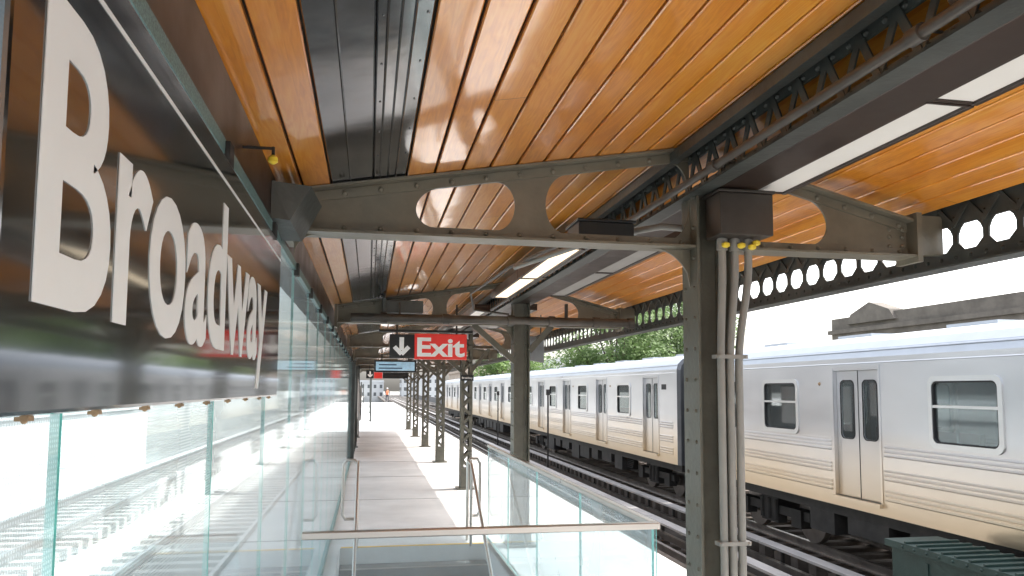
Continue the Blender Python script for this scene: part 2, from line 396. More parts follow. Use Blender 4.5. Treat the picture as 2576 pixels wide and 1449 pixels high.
b=MB();b.box(SX0,SX1+.05,SY0-.04,SY0+.02,0.001,.06);b.box(SX1-.0,SX1+.05,SY0+.021,SY1,.001,.06);b.obj("base_shoe",M_ss,gr)

# ------------------------------------------------------------------ glass windscreen
ws=thing("glass_windscreen",(-.4,8,0),"tall frameless glass windscreen under a dark steel header","windscreen")
y=-.9
for i in range(19):
    pane("glass_panel",-.412,-.4,y+.004,y+.996,.06,E+.62,M_glassd if i<3 else M_glass,'x',ws)
    y+=1.0
b=MB();b.box(-.425,-.388,-.9,18.1,E+.62,E+.66);b.box(-.425,-.385,-.9,18.1,.0,.059)
b.obj("frame_strip",mat("perforated_teal_strip",(.16,.28,.28),.4,.3,.5,220),ws)
y=.1
while y<18:
    b=MB();b.box(-.399,-.375,y-.03,y+.03,E+.59,E+.655);b.obj("glass_clamp",M_under,ws);y+=1.0

# ------------------------------------------------------------------ station name sign
SXF=-.36;SY_0,SY_1=.81,3.14
sg=thing("station_name_sign",(-.38,2,E),"long black station name sign reading Broadway in white","sign")
b=MB();b.box(SXF-.035,SXF,SY_0,SY_1,E-.032,E+.575);b.obj("sign_panel",M_sign,sg,bevel=.006)
b=MB();b.box(SXF+.0003,SXF+.001,SY_0+.012,SY_1-.006,E+.508,E+.516);b.obj("white_line",M_white,sg)
text_mesh("Broadway",.5,face_posX(SXF+.001,.89,E+.102),"lettering",M_white,sg,embolden=.010,depth=.0006,fit=1.87,cap=.352,desc=.8)
for yy in(.92,1.14,1.38,1.62,1.88,2.15,2.45,2.75,3.0):
    b=MB();b.box(SXF-.022,SXF-.008,yy,yy+.016,E-.038,E-.0325);b.dome((SXF-.015,yy+.008,E-.038),.004,(0,0,-1))
    b.obj("fixing_clamp",M_rust,sg)

# ------------------------------------------------------------------ canopy
Y0,Y1=-3,31.5
RX=1.65
def zl(x): return E+.885+.165*(x+.4)
def zr(x): return zl(RX)-.2*(x-RX)
cn=thing("platform_canopy",(RX,3.5,0),"gabled platform canopy with orange wood ceiling and dark steel lattice","canopy")
def plank(b,x0,x1,y0,y1,f,th=.018,m=0,dz=0):
    a=[(x0,y0,f(x0)+dz),(x1,y0,f(x1)+dz),(x1,y1,f(x1)+dz),(x0,y1,f(x0)+dz)]
    t=[(p[0],p[1],p[2]+th) for p in a]
    c=.004
    lo=[(x0+c,y0,f(x0)+dz),(x1-c,y0,f(x1)+dz),(x1-c,y1,f(x1)+dz),(x0+c,y1,f(x0)+dz)]
    md=[(p[0],p[1],p[2]+c) for p in a]
    b.add(lo+md+t,[(3,2,1,0),(0,1,5,4),(1,2,6,5),(2,3,7,6),(3,0,4,7),(4,5,9,8),(6,7,11,10),(5,6,10,9),(7,4,8,11)],m)
g=.0052
wood=MB()
wx=[(-.45,-.31),(-.31,-.185)]
for i in range(11): wx.append((.15+.13*i,.28+.13*i))
for x0,x1 in wx: plank(wood,x0+g,x1-g,Y0,Y1,zl)
x=1.66
rx=[]
while x<2.93: rx.append((x,x+.13));x+=.13
for x0,x1 in rx: plank(wood,x0+g,x1-g,Y0,Y1,zr)
o=wood.obj("wood_ceiling",M_wood,cn,origin=(0,0,0))
b=MB();plank(b,-.183,-.002,Y0,Y1,zl,dz=.004);plank(b,.002,.148,Y0,Y1,zl,dz=.004)
for xx in(-.10,.03,.065,.10): plank(b,xx-.004,xx+.004,Y0,Y1,zl,th=.006,dz=-.001)
y=-2.6
while y<12:
    for xx in(.018,.132): b.dome((xx,y,zl(xx)+.003),.004,(0,0,-1))
    y+=.3
b.obj("metal_ceiling_panel",M_panel,cn,smooth=False)
b=MB()
for z0,z1 in((.022,.05),(.07,.09)):
    for (xa,xb,f) in((-.75,RX,zl),(RX,3.14,zr)):
        b.add([(xa,Y0,f(xa)+z0),(xb,Y0,f(xb)+z0),(xb,Y1,f(xb)+z0),(xa,Y1,f(xa)+z0),(xa,Y0,f(xa)+z1),(xb,Y0,f(xb)+z1),(xb,Y1,f(xb)+z1),(xa,Y1,f(xa)+z1)],
              [(0,3,2,1),(4,5,6,7),(0,1,5,4),(1,2,6,5),(2,3,7,6),(3,0,4,7)])
b.box(3.10,3.125,Y0,Y1,E+.90,E+.96)
b.obj("roof_deck",M_under,cn)
b=MB();b.box(-.43,-.402,Y0,Y1,E+.66,E+.87)
b.obj("header_beam",M_brown,cn)
def girder(b,x,zb,zt,pitch,cw,hb,ht,wlat=.045,y0=Y0,y1=Y1):
    b.box(x-.006,x+.006,y0,y1,zb,zb+hb);b.box(x-cw/2,x+cw/2,y0,y1,zb-.012,zb-.0005)
    b.box(x-.006,x+.006,y0,y1,zt-ht,zt);b.box(x-cw/2,x+cw/2,y0,y1,zt+.0005,zt+.012)
    y=y0;k=0
    while y<y1-pitch:
        za,zc_=(zb+hb*.4,zt-ht*.4) if k%2==0 else (zt-ht*.4,zb+hb*.4)
        b.beam((x-.012+(.003*(k%2)),y,za),(x-.012+(.003*(k%2)),y+pitch,zc_),wlat,.008,(1,0,0));y+=pitch;k+=1
    y=y0+.06
    while y<8:
        b.dome((x-.006,y,zb+hb*.5),.012,(-1,0,0));b.dome((x-.006,y,zt-ht*.5),.012,(-1,0,0));y+=pitch
b=MB();girder(b,1.56,E+.965,E+1.17,.09,.09,.035,.04,.030)
b.box(1.455,1.50,Y0,Y1,E+1.13,E+1.18)
b.obj("ridge_girder",M_steeld,cn)
# eave girder: plate with a row of arched openings over a rivetted chord
b=MB();X=3.0;zb=E+.655;zt=E+.985;pit=.20
b.box(X-.006,X+.006,Y0,Y1,zb,zb+.075);b.box(X-.06,X+.06,Y0,Y1,zb-.012,zb-.0005)
b.box(X-.006,X+.006,Y0,Y1,E+.865,zt);b.box(X-.06,X+.06,Y0,Y1,zt+.0005,zt+.012)
y=Y0
while y<Y1-pit:
    z0_,z1_=zb+.0755,E+.8645;w0=.085;w1=.025
    # tapered post: broad at foot and with curved haunches at head
    prof=[(-w0,z0_),(w0,z0_),(w1,z0_+.04),(w1,z1_-.05),(w1+.02,z1_-.02),(w0-.01,z1_),(-w0+.01,z1_),(-w1-.02,z1_-.02),(-w1,z1_-.05),(-w1,z0_+.04)]
    prof=[(p[0]*.75,p[1]) for p in prof]
    n_=len(prof);vs=[(X-.005,y+p[0],p[1]) for p in prof]+[(X+.005,y+p[0],p[1]) for p in prof]
    b.add(vs,[tuple(range(n_)),tuple(range(2*n_-1,n_-1,-1))]+[(k,n_+k,n_+(k+1)%n_,(k+1)%n_) for k in range(n_)])
    if y<9:
        b.dome((X-.006,y,zb+.04),.012,(-1,0,0));b.dome((X-.006,y+.1,zb+.04),.012,(-1,0,0));b.dome((X-.006,y,E+.9),.012,(-1,0,0))
    # diagonal lacing above
    b.beam((X-.014,y,E+.86),(X-.014,y+pit/2,zt-.02),.03,.006,(1,0,0));b.beam((X-.018,y+pit/2,zt-.02),(X-.018,y+pit,E+.86),.03,.006,(1,0,0))
    y+=pit
b.box(2.93,3.1,Y0,Y1,E+.9975,E+1.01)
b.obj("eave_girder",M_steeld,cn)

CY=[3.5+4.75*i for i in range(7)]
def bracket(y):
    b=MB();t=.006
    topL=lambda x:E+.885+.165*(x+.31)
    topR=lambda x:topL(RX)-.03-.26*(x-RX)
    zb=E+.71
    def solid(x0,x1,holes,top):
        xs=set([x0,x1]);N=90
        for i in range(N+1): xs.add(x0+(x1-x0)*i/N)
        for h in holes:
            for q in range(15):
                a=q/14*math.pi/2;xs.add(h[0]+.1*(1-math.cos(a)));xs.add(h[1]-.1*(1-math.cos(a)))
        xs=sorted(xs)
        def hole(x):
            for h0,h1 in holes:
                if h0<=x<=h1:
                    r=.1;s=1
                    if x-h0<r:s=math.sqrt(max(0,1-((r-(x-h0))/r)**2))
                    if h1-x<r:s=min(s,math.sqrt(max(0,1-((r-(h1-x))/r)**2)))
                    lo=zb+.04;hi=top(x)-.046;mid=(lo+hi)/2;return mid-(mid-lo)*s,mid+(hi-mid)*s
            return None
        bounds=[x0]+[v for h in holes for v in h]+[x1]
        for i in range(len(bounds)-1):
            a,c=bounds[i],bounds[i+1];seg=[x for x in xs if a-1e-9<=x<=c+1e-9]
            if i%2==0: b.strip([(x,zb,top(x)) for x in seg],y-t,y+t)
            else:
                b.strip([(x,zb,hole(x)[0]) for x in seg],y-t,y+t);b.strip([(x,hole(x)[1],top(x)) for x in seg],y-t,y+t)
    solid(-.34,RX-.09,[(.2,.67),(.82,1.56)],topL)
    solid(RX+.09,2.78,[(1.745,2.32)],topR)
    for (x0,x1,f) in((-.34,RX-.09,topL),(RX+.09,2.78,topR)):
        b.strip([(x0,f(x0)-.046,f(x0)-.001),(x1,f(x1)-.046,f(x1)-.001)],y-t-.009,y-t-.0005)
        b.strip([(x0,f(x0)+.0005,f(x0)+.012),(x1,f(x1)+.0005,f(x1)+.012)],y-.07,y+.07)
        n=int((x1-x0)/.16)
        for i in range(n+1):
            x=x0+.05+(x1-x0-.1)*i/n
            b.dome((x,y-t-.009,f(x)-.024),.014,(0,-1,0));b.dome((x,y-t-.009,zb+.022),.013,(0,-1,0))
    b.box(-.34,RX-.092,y-t-.009,y-t-.0005,zb+.001,zb+.042)
    b.box(RX+.092,2.78,y-t-.009,y-t-.0005,zb+.001,zb+.042)
    b.box(-.36,RX-.09,y-.075,y+.075,zb-.012,zb-.0005);b.box(RX+.09,2.81,y-.075,y+.075,zb-.012,zb-.0005)
    b.box(-.375,-.345,y-.085,y+.085,zb-.06,E+.93);b.box(2.785,2.815,y-.085,y+.085,zb-.04,E+.93)
    b.box(2.816,2.99,y-.02,y+.02,E+.72,E+.93)
    for zz in(.76,.81,.85): b.dome((2.75,y-t-.009,E+zz),.013,(0,-1,0));b.dome((2.68,y-t,E+zz),.013,(0,-1,0))
    def knee(xc,sgn,r):
        rows2=[(xc+sgn*r*(q/12),zb-.013-r*(1-math.sqrt(max(0,1-(1-q/12)**2))),zb-.013-.0005) for q in range(13)]
        b.strip(sorted(rows2),y-t,y+t)
    knee(RX-.088,-1,.2);knee(RX+.088,1,.1);knee(-.345,1,.1)
    b.obj("roof_bracket",M_steel,cn)
for y in CY: bracket(y)
def fixture(x0,x1,y0,y1,z,lens,lab,grp="linear light fixtures under the canopy"):
    t=thing("light_fixture",((x0+x1)/2,(y0+y1)/2,z),lab,"light fixture",grp)
    b=MB();w=.025
    b.box(x0-w,x0,y0,y1,z-.01,z+.07);b.box(x1,x1+w,y0,y1,z-.01,z+.07);b.box(x0,x1,y0,y1,z+.04,z+.07)
    b.box(x0,x1,y0,y0+.012,z-.008,z+.039);b.box(x0,x1,y1-.012,y1,z-.008,z+.039)
    b.obj("housing",M_brown,t,bevel=.003)
    b=MB();b.box(x0+.002,x1-.002,y0+.014,y1-.014,z,z+.02);b.obj("diffuser",lens,t)
zf=E+.975
for y0,y1,l,s in((-.55,1.0,M_lens,"dull"),(1.01,2.16,M_lens,"dull"),(2.17,3.36,M_lens,"dull"),(4.5,6.0,M_lensoff,"unlit"),(6.01,7.6,M_lensoff,"unlit"),(9.0,10.5,M_lensoff,"unlit"),(10.51,12,M_lensoff,"unlit"),(14,16,M_lensoff,"unlit")):
    fixture(1.83,1.985,y0,y1,zf,l,s+" cream light fixture in a brown housing")
for y0,y1 in((5.0,6.45),(6.46,7.9),(9.2,10.6),(10.61,12.1),(14,16)):
    fixture(1.29,1.43,y0,y1,zf-.0,M_lensw if y0<8 else M_lens,"glowing warm light fixture in a brown housing")
b=MB();b.box(1.61,1.80,Y0,Y1,E+.955,E+.985);b.box(1.61,1.625,Y0,Y1,E+.986,E+1.01)
tag(b.obj("cable_trunking",M_brown,origin=(1.7,3.5,E+1),bevel=.004),"brown steel cable trunking running along the canopy ridge","cable trunking")
b=MB();b.tube([(1.47,Y0,E+.985),(1.47,3.1,E+.98),(1.47,Y1,E+.98)],.018,12)
for y in(.4,1.75,3.0,4.6,6.3,7.9,10): b.tube([(1.47,y,E+.982),(1.47,y+.05,E+.982)],.026,12);b.box(1.47,1.55,y+.02,y+.03,E+.995,E+1.0)
tag(b.obj("electrical_pipe",M_pipe,smooth=True,origin=(1.45,3.5,E+.99)),"dark bronze electrical pipe hung below the lattice girder","pipe")
b=MB();b.tube([(1.0,5.2,E+.86),(1.25,4.2,E+.86),(1.38,3.9,E+.86),(1.5,3.72,E+.86),(1.62,3.65,E+.84)],.018,10)
tag(b.obj("bent_conduit",M_cond,smooth=True,origin=(1.3,4.2,E+.86)),"grey bent conduit running above the cross beam","conduit")
b=MB();b.tube([(1.12,3.9,E+.84),(1.0,5.5,E+.90),(.95,7.2,E+.92),(1.1,8.1,E+.86),(1.5,8.15,E+.82)],.012,8)
tag(b.obj("slack_cable",M_pipe,smooth=True,origin=(1.0,5.5,E+.9)),"thin dark cable slung between two roof brackets","cable")
b=MB();b.box(1.05,1.35,3.72,3.95,E+.79,E+.87);b.box(1.04,1.36,3.71,3.96,E+.871,E+.885)
tag(b.obj("junction_box",M_black,origin=(1.2,3.8,E+.79),bevel=.004),"flat black junction box resting above the cross beam","junction box")
b=MB();yy=7.95
b.tube([(-.2,yy,E+.735),(2.85,yy,E+.735)],.045,14)
for x in(.1,.75,1.45,1.9,2.4,2.8): b.tube([(x,yy,E+.735),(x+.07,yy,E+.735)],.058,14)
b.tube([(2.1,yy,E+.735),(2.1,yy,E+.93)],.02,8);b.tube([(.3,yy,E+.735),(.3,yy,E+.9)],.012,8)
tag(b.obj("drain_pipe",M_pipe,smooth=True,origin=(1.3,yy,E+.73)),"dark coupled drain pipe crossing under the roof bracket","pipe")
jb=thing("electrical_box",(1.72,3.34,E+.72),"dark brown electrical box at column top feeding three conduits","electrical box")
b=MB();b.box(1.60,1.87,3.24,3.40,E+.73,E+.93);b.box(1.59,1.88,3.23,3.41,E+.931,E+.945);b.obj("box_body",M_box,jb,bevel=.004)
for i,(xt,xb) in enumerate(((1.655,1.64),(1.72,1.686),(1.79,1.731))):
    b=MB();yc=3.34
    pts=[(xt,yc,E+.73)]+[(xt+(xb-xt)*(3*s*s-2*s**3),yc,E+.62-.5*s) for s in[k/10 for k in range(11)]]+[(xb,yc,.0)]
    b.tube(pts,.0185,12);b.tube([(xt,yc,E+.725),(xt,yc,E+.67)],.026,12)
    b.obj("conduit",M_cond,jb,smooth=True)
for z in(E+.15,E-.72):
    b=MB();b.box(1.605,1.765,3.315,3.365,z,z+.018);b.dome((1.615,3.315,z+.009),.008,(0,-1,0));b.dome((1.755,3.315,z+.009),.008,(0,-1,0))
    b.obj("clamp",M_cond,jb)
for x,z in((1.655,.69),(1.735,.69),(1.79,.685),(1.812,.705)):
    b=MB();b.tube([(x,3.30,E+z-.014),(x,3.30,E+z-.007),(x,3.30,E+z+.007),(x,3.30,E+z+.014)],[.008,.019,.019,.008],12)
    b.obj("yellow_tag",M_yellow,jb,smooth=True)
b=MB();b.tube([(-.31,2.42,E+.70),(-.31,2.42,E+.707),(-.31,2.42,E+.72),(-.31,2.42,E+.728)],[.006,.015,.015,.006],12);b.tube([(-.31,2.42,E+.728),(-.31,2.42,E+.755)],.005,8,1);b.tube([(-.405,2.42,E+.75),(-.31,2.42,E+.75)],.005,8,1)
tag(b.obj("sprinkler",[M_yellow,M_under],smooth=True,origin=(-.31,2.42,E+.7)),"small yellow fire sprinkler head beside the dark header beam","sprinkler")
b=MB();b.add([(-.4,3.1,E+.83),(-.25,3.16,E+.83),(-.22,3.38,E+.80),(-.4,3.38,E+.80),(-.4,3.1,E+.68),(-.33,3.14,E+.68),(-.30,3.38,E+.64),(-.4,3.38,E+.64)],[(0,1,2,3),(7,6,5,4),(0,4,5,1),(1,5,6,2),(2,6,7,3),(3,7,4,0)])
tag(b.obj("speaker_box",M_steeld,origin=(-.33,3.2,E+.7)),"dark tapered steel box fixed beside the roof bracket","box")

# ------------------------------------------------------------------ columns
def col_solid(y):
    t=thing("canopy_column",(RX,y,0),"riveted olive green steel canopy column","column","riveted canopy columns along the platform")
    b=MB();h=E+1.0
    b.box(RX-.09,RX-.078,y-.09,y+.09,0,h);b.box(RX+.078,RX+.09,y-.09,y+.09,0,h);b.box(RX-.077,RX+.077,y-.006,y+.006,0,h)
    for sx in(-1,1):
        b.box(RX+sx*.06-.017,RX+sx*.06+.017,y-.018,y-.0065,0,h)
        z=.1
        while z<h: b.dome((RX+sx*.06,y-.018,z),.011,(0,-1,0));b.dome((RX-.09,y+sx*.05,z),.011,(-1,0,0));z+=.15
    b.obj("shaft",M_col,t)
    b=MB();b.box(RX-.16,RX+.16,y-.15,y+.15,.004,.03);b.box(RX-.11,RX+.11,y-.11,y+.11,.03,.2);b.obj("base_plate",M_col,t,bevel=.005)
    return t
def col_lat(y):
    t=thing("canopy_column",(RX,y,0),"dark steel lattice canopy column standing on the platform","column","riveted canopy columns along the platform")
    b=MB();h=E+.98
    for sx in(-1,1):
        b.box(RX+sx*.08-.006,RX+sx*.08+.006,y-.09,y+.09,0,h);
        b.box(RX+sx*.07-.028,RX+sx*.07+.028,y-.10,y-.091,0,h);b.box(RX+sx*.07-.028,RX+sx*.07+.028,y+.091,y+.10,0,h)
    z=.35;k=0
    while z<h-.2:
        for yy in(y-.105,y+.105):
            b.beam((RX-.07*(1 if k%2 else -1),yy,z),(RX+.07*(1 if k%2 else -1),yy,z+.15),.045,.008,(0,1,0))
        z+=.15;k+=1
    b.box(RX-.085,RX+.085,y-.112,y+.112,.02,.36)
    b.obj("shaft",M_col,t)
    b=MB();b.box(RX-.16,RX+.16,y-.15,y+.15,.004,.03);b.obj("base_plate",M_col,t,bevel=.005)
    for p,q in(((RX-.08,y,E+.30),(RX-.55,y,E+.70)),((RX+.08,y,E+.30),(RX+.4,y,E+.70))):
        b=MB();b.beam(p,q,.05,.06);b.obj("knee_brace",M_col,t)
    return t
col_solid(CY[0]);c2=col_solid(CY[1])
y=CY[1]
for p,q in(((RX-.08,y-.1,E+.30),(RX-.55,y-.1,E+.70)),((RX+.08,y-.1,E+.42),(RX+.33,y-.1,E+.70))):
    b=MB();b.beam(p,q,.06,.06);b.obj("knee_brace",M_col,c2)
l0=col_lat(CY[2])
for y in CY[3:]: copy_tree(l0,loc=(RX,y,0))
for y in(18.3,22.5,27):
    t=thing("windscreen_post",(-.38,y,0),"dark steel post at the windscreen line","post","dark posts along the windscreen line")
    b=MB();b.box(-.46,-.32,y-.012,y+.012,0,E+.8);b.box(-.46,-.44,y-.08,y+.08,0,E+.8);b.box(-.34,-.32,y-.08,y+.08,0,E+.8);b.obj("shaft",M_steeld,t)
    b=MB();b.box(-.5,-.28,y-.12,y+.12,.004,.03);b.obj("base_plate",M_steeld,t)
for i,(y,h0,h1) in enumerate(((19.5,.9,2.0),(21,.4,1.9),(24,.5,1.9),(29,.5,1.8))):
    t=thing("notice_board",(-.3,y,0),"grey framed notice board mounted beside the platform wall","notice board","notice boards along the platform wall")
    b=MB();b.box(-.34,-.28,y,y+1.0,h0,h1);b.obj("frame",M_steeld,t,bevel=.01)
    b=MB();b.box(-.279,-.275,y+.06,y+.94,h0+.06,h1-.06);b.obj("poster",M_pale,t)
    b=MB();b.box(-.36,-.341,y+.1,y+.16,0,h1);b.box(-.36,-.341,y+.84,y+.9,0,h1);b.obj("stand",M_steeld,t)
b=MB();b.box(-.43,-.39,19,31,.1,1.1);b.box(-.45,-.37,19,31,1.101,1.15)
tag(b.obj("parapet_screen",M_steeld,origin=(-.4,30,0)),"dark waist high steel screen along the platform","screen")
for y in(40,54,70):
    t=thing("lamp_post",(.1,y,0),"slim grey lamp post on the open platform end","lamp post","lamp posts on the open platform end")
    b=MB();b.tube([(.1,y,0),(.1,y,2.9),(.25,y,3.1),(.7,y,3.15)],.045,8);b.box(.0,.2,y-.1,y+.1,.004,.05);b.obj("pole",M_steeld,t,smooth=True)
    b=MB();b.box(.6,1.1,y-.08,y+.08,3.1,3.19);b.obj("lamp_head",M_col,t,bevel=.01)
for y in(36,48,66):
    t=thing("windbreak_shelter",(.0,y,0),"grey steel and glass windbreak on the open platform","shelter","windbreaks on the open platform end")
    b=MB()
    for q in(0,1,2): b.box(-.5,-.44,y+q,y+q+.06,0,2.1)
    b.box(-.5,-.44,y+.061,y+.999,2.0,2.1);b.box(-.5,-.44,y+1.061,y+1.999,2.0,2.1);b.obj("frame",M_steeld,t)
    b=MB();b.box(-.475,-.465,y+.061,y+.999,.2,1.999);b.box(-.475,-.465,y+1.061,y+1.999,.2,1.999);b.obj("glass_panel",M_glass,t)

# ------------------------------------------------------------------ hanging signs
def roundarrow(b,cx,y,z0,z1,w,m):
    b.box(cx-w*.13,cx+w*.13,y-.002,y,z0+w*.3,z1,m)
    b.beam((cx,y-.001,z0+w*.08),(cx-w*.42,y-.001,z0+w*.52),.002,w*.24,(0,0,1),m)
    b.beam((cx,y-.0015,z0+w*.08),(cx+w*.42,y-.0015,z0+w*.52),.002,w*.24,(0,0,1),m)
ex=thing("exit_sign",(.68,8.9,E+.34),"hanging sign with white down arrow and red Exit panel","sign")
yy=8.9
b=MB();b.box(.225,.515,yy,yy+.05,E+.355,E+.635);b.obj("arrow_panel",M_black,ex,bevel=.004)
b=MB();b.box(.516,1.13,yy-.012,yy+.055,E+.345,E+.645);b.obj("red_panel",M_red,ex,bevel=.004)
b=MB();roundarrow(b,.365,yy-.003,E+.385,E+.60,.2,0);b.obj("arrow",M_wtext,ex)
text_mesh("Exit",.3,face_negY(.545,yy-.014,E+.385),"lettering",M_wtext,ex,embolden=.008,depth=.001,fit=.56,cap=.215)
b=MB();b.box(.3,.32,yy+.02,yy+.03,E+.636,E+.93);b.box(1.0,1.02,yy+.02,yy+.03,E+.646,E+1.0);b.box(.1,1.2,yy+.0,yy+.06,E+.66,E+.69);b.obj("hanger",M_black,ex)
ds=thing("departure_display",(.4,13.2,E+.3),"hanging electronic departure display with pale blue screen","display")
b=MB();b.box(.08,.8,13.2,13.32,E+.28,E+.49);b.obj("housing",M_black,ds,bevel=.005)
b=MB();b.box(.11,.77,13.192,13.199,E+.31,E+.46);b.obj("screen",M_screen,ds)
for k in range(2):
    b=MB();b.box(.16,.16+.3+.1*k,13.19,13.1915,E+.40-.06*k,E+.42-.06*k)
    b.obj("text_line",mat("display_text",(.05,.1,.2),.5),ds)
b=MB();b.box(.2,.22,13.25,13.27,E+.491,E+.95);b.box(.66,.68,13.25,13.27,E+.491,E+.98);b.obj("hanger",M_black,ds)
e2=thing("exit_sign",(.2,26,E+.4),"small distant hanging exit sign with a red panel","sign")
b=MB();b.box(-.1,.15,26,26.06,E+.34,E+.62);b.box(.45,1.3,26,26.06,E+.34,E+.60);b.obj("arrow_panel",M_black,e2)
b=MB();b.box(.16,.44,25.99,26.05,E+.34,E+.6);b.obj("red_panel",M_red,e2)
b=MB();b.box(.0,.02,26.0,26.05,E+.62,E+.95);b.box(1.0,1.02,26.0,26.05,E+.6,E+.95);b.obj("hanger",M_black,e2)
b=MB();roundarrow(b,.03,25.99,E+.38,E+.58,.18,0);b.obj("arrow",M_wtext,e2)
ps=thing("platform_sign",(2.15,9.4,E+.4),"dark green hanging notice beside the second column","sign")
b=MB();b.add([(1.90,9.1,E+.37),(2.2,9.45,E+.34),(2.2,9.45,E+.66),(1.90,9.1,E+.66),(1.87,9.13,E+.37),(2.17,9.48,E+.34),(2.17,9.48,E+.66),(1.87,9.13,E+.66)],[(0,1,2,3),(7,6,5,4),(0,4,5,1),(1,5,6,2),(2,6,7,3),(3,7,4,0)])
b.obj("sign_panel",M_steeld,ps)
b=MB();b.tube([(1.95,9.2,E+.66),(1.95,9.2,E+1.0)],.008,6);b.tube([(2.15,9.42,E+.66),(2.15,9.42,E+.95)],.008,6);b.obj("hanger",M_black,ps)
cs=thing("column_sign",(RX,CY[2]-.12,E+.15),"small black station name plate on a lattice column","sign")
b=MB();b.box(RX-.11,RX+.11,CY[2]-.135,CY[2]-.12,E+.14,E+.24);b.obj("plate",M_black,cs)
text_mesh("Broadway",.05,face_negY(RX-.09,CY[2]-.137,E+.175),"lettering",M_wtext,cs,fit=.18,depth=.0005)
b=MB();b.box(.15,.55,8.0,8.2,E+.80,E+.93);b.box(.12,.16,7.98,8.22,E+.75,E+.95)
tag(b.obj("equipment_box",M_steeld,origin=(.3,8.1,E+.8),bevel=.005),"dark louvred equipment box under the wood ceiling","box")

# ------------------------------------------------------------------ train
def rr(y0,y1,z0,z1,r,n=5):
    pts=[]
    for (cy,cz,a0) in((y1-r,z1-r,0),(y0+r,z1-r,90),(y0+r,z0+r,180),(y1-r,z0+r,270)):
        for k in range(n+1):
            a=math.radians(a0+90*k/n);pts.append((cy+r*math.cos(a),cz+r*math.sin(a)))
    return pts
def ring(b,x,dx,o,i,m=0):
    n=len(o);vs=[(x,p[0],p[1]) for p in o]+[(x,p[0],p[1]) for p in i]+[(x+dx,p[0],p[1]) for p in o]+[(x+dx,p[0],p[1]) for p in i]
    fs=[]
    for k in range(n):
        k2=(k+1)%n
        fs+=[(k,k2,n+k2,n+k),(2*n+k,3*n+k,3*n+k2,2*n+k2),(k,2*n+k,2*n+k2,k2),(n+k,n+k2,3*n+k2,3*n+k)]
    b.add(vs,fs,m)
L_=18.6;HW=1.5
DO=.53
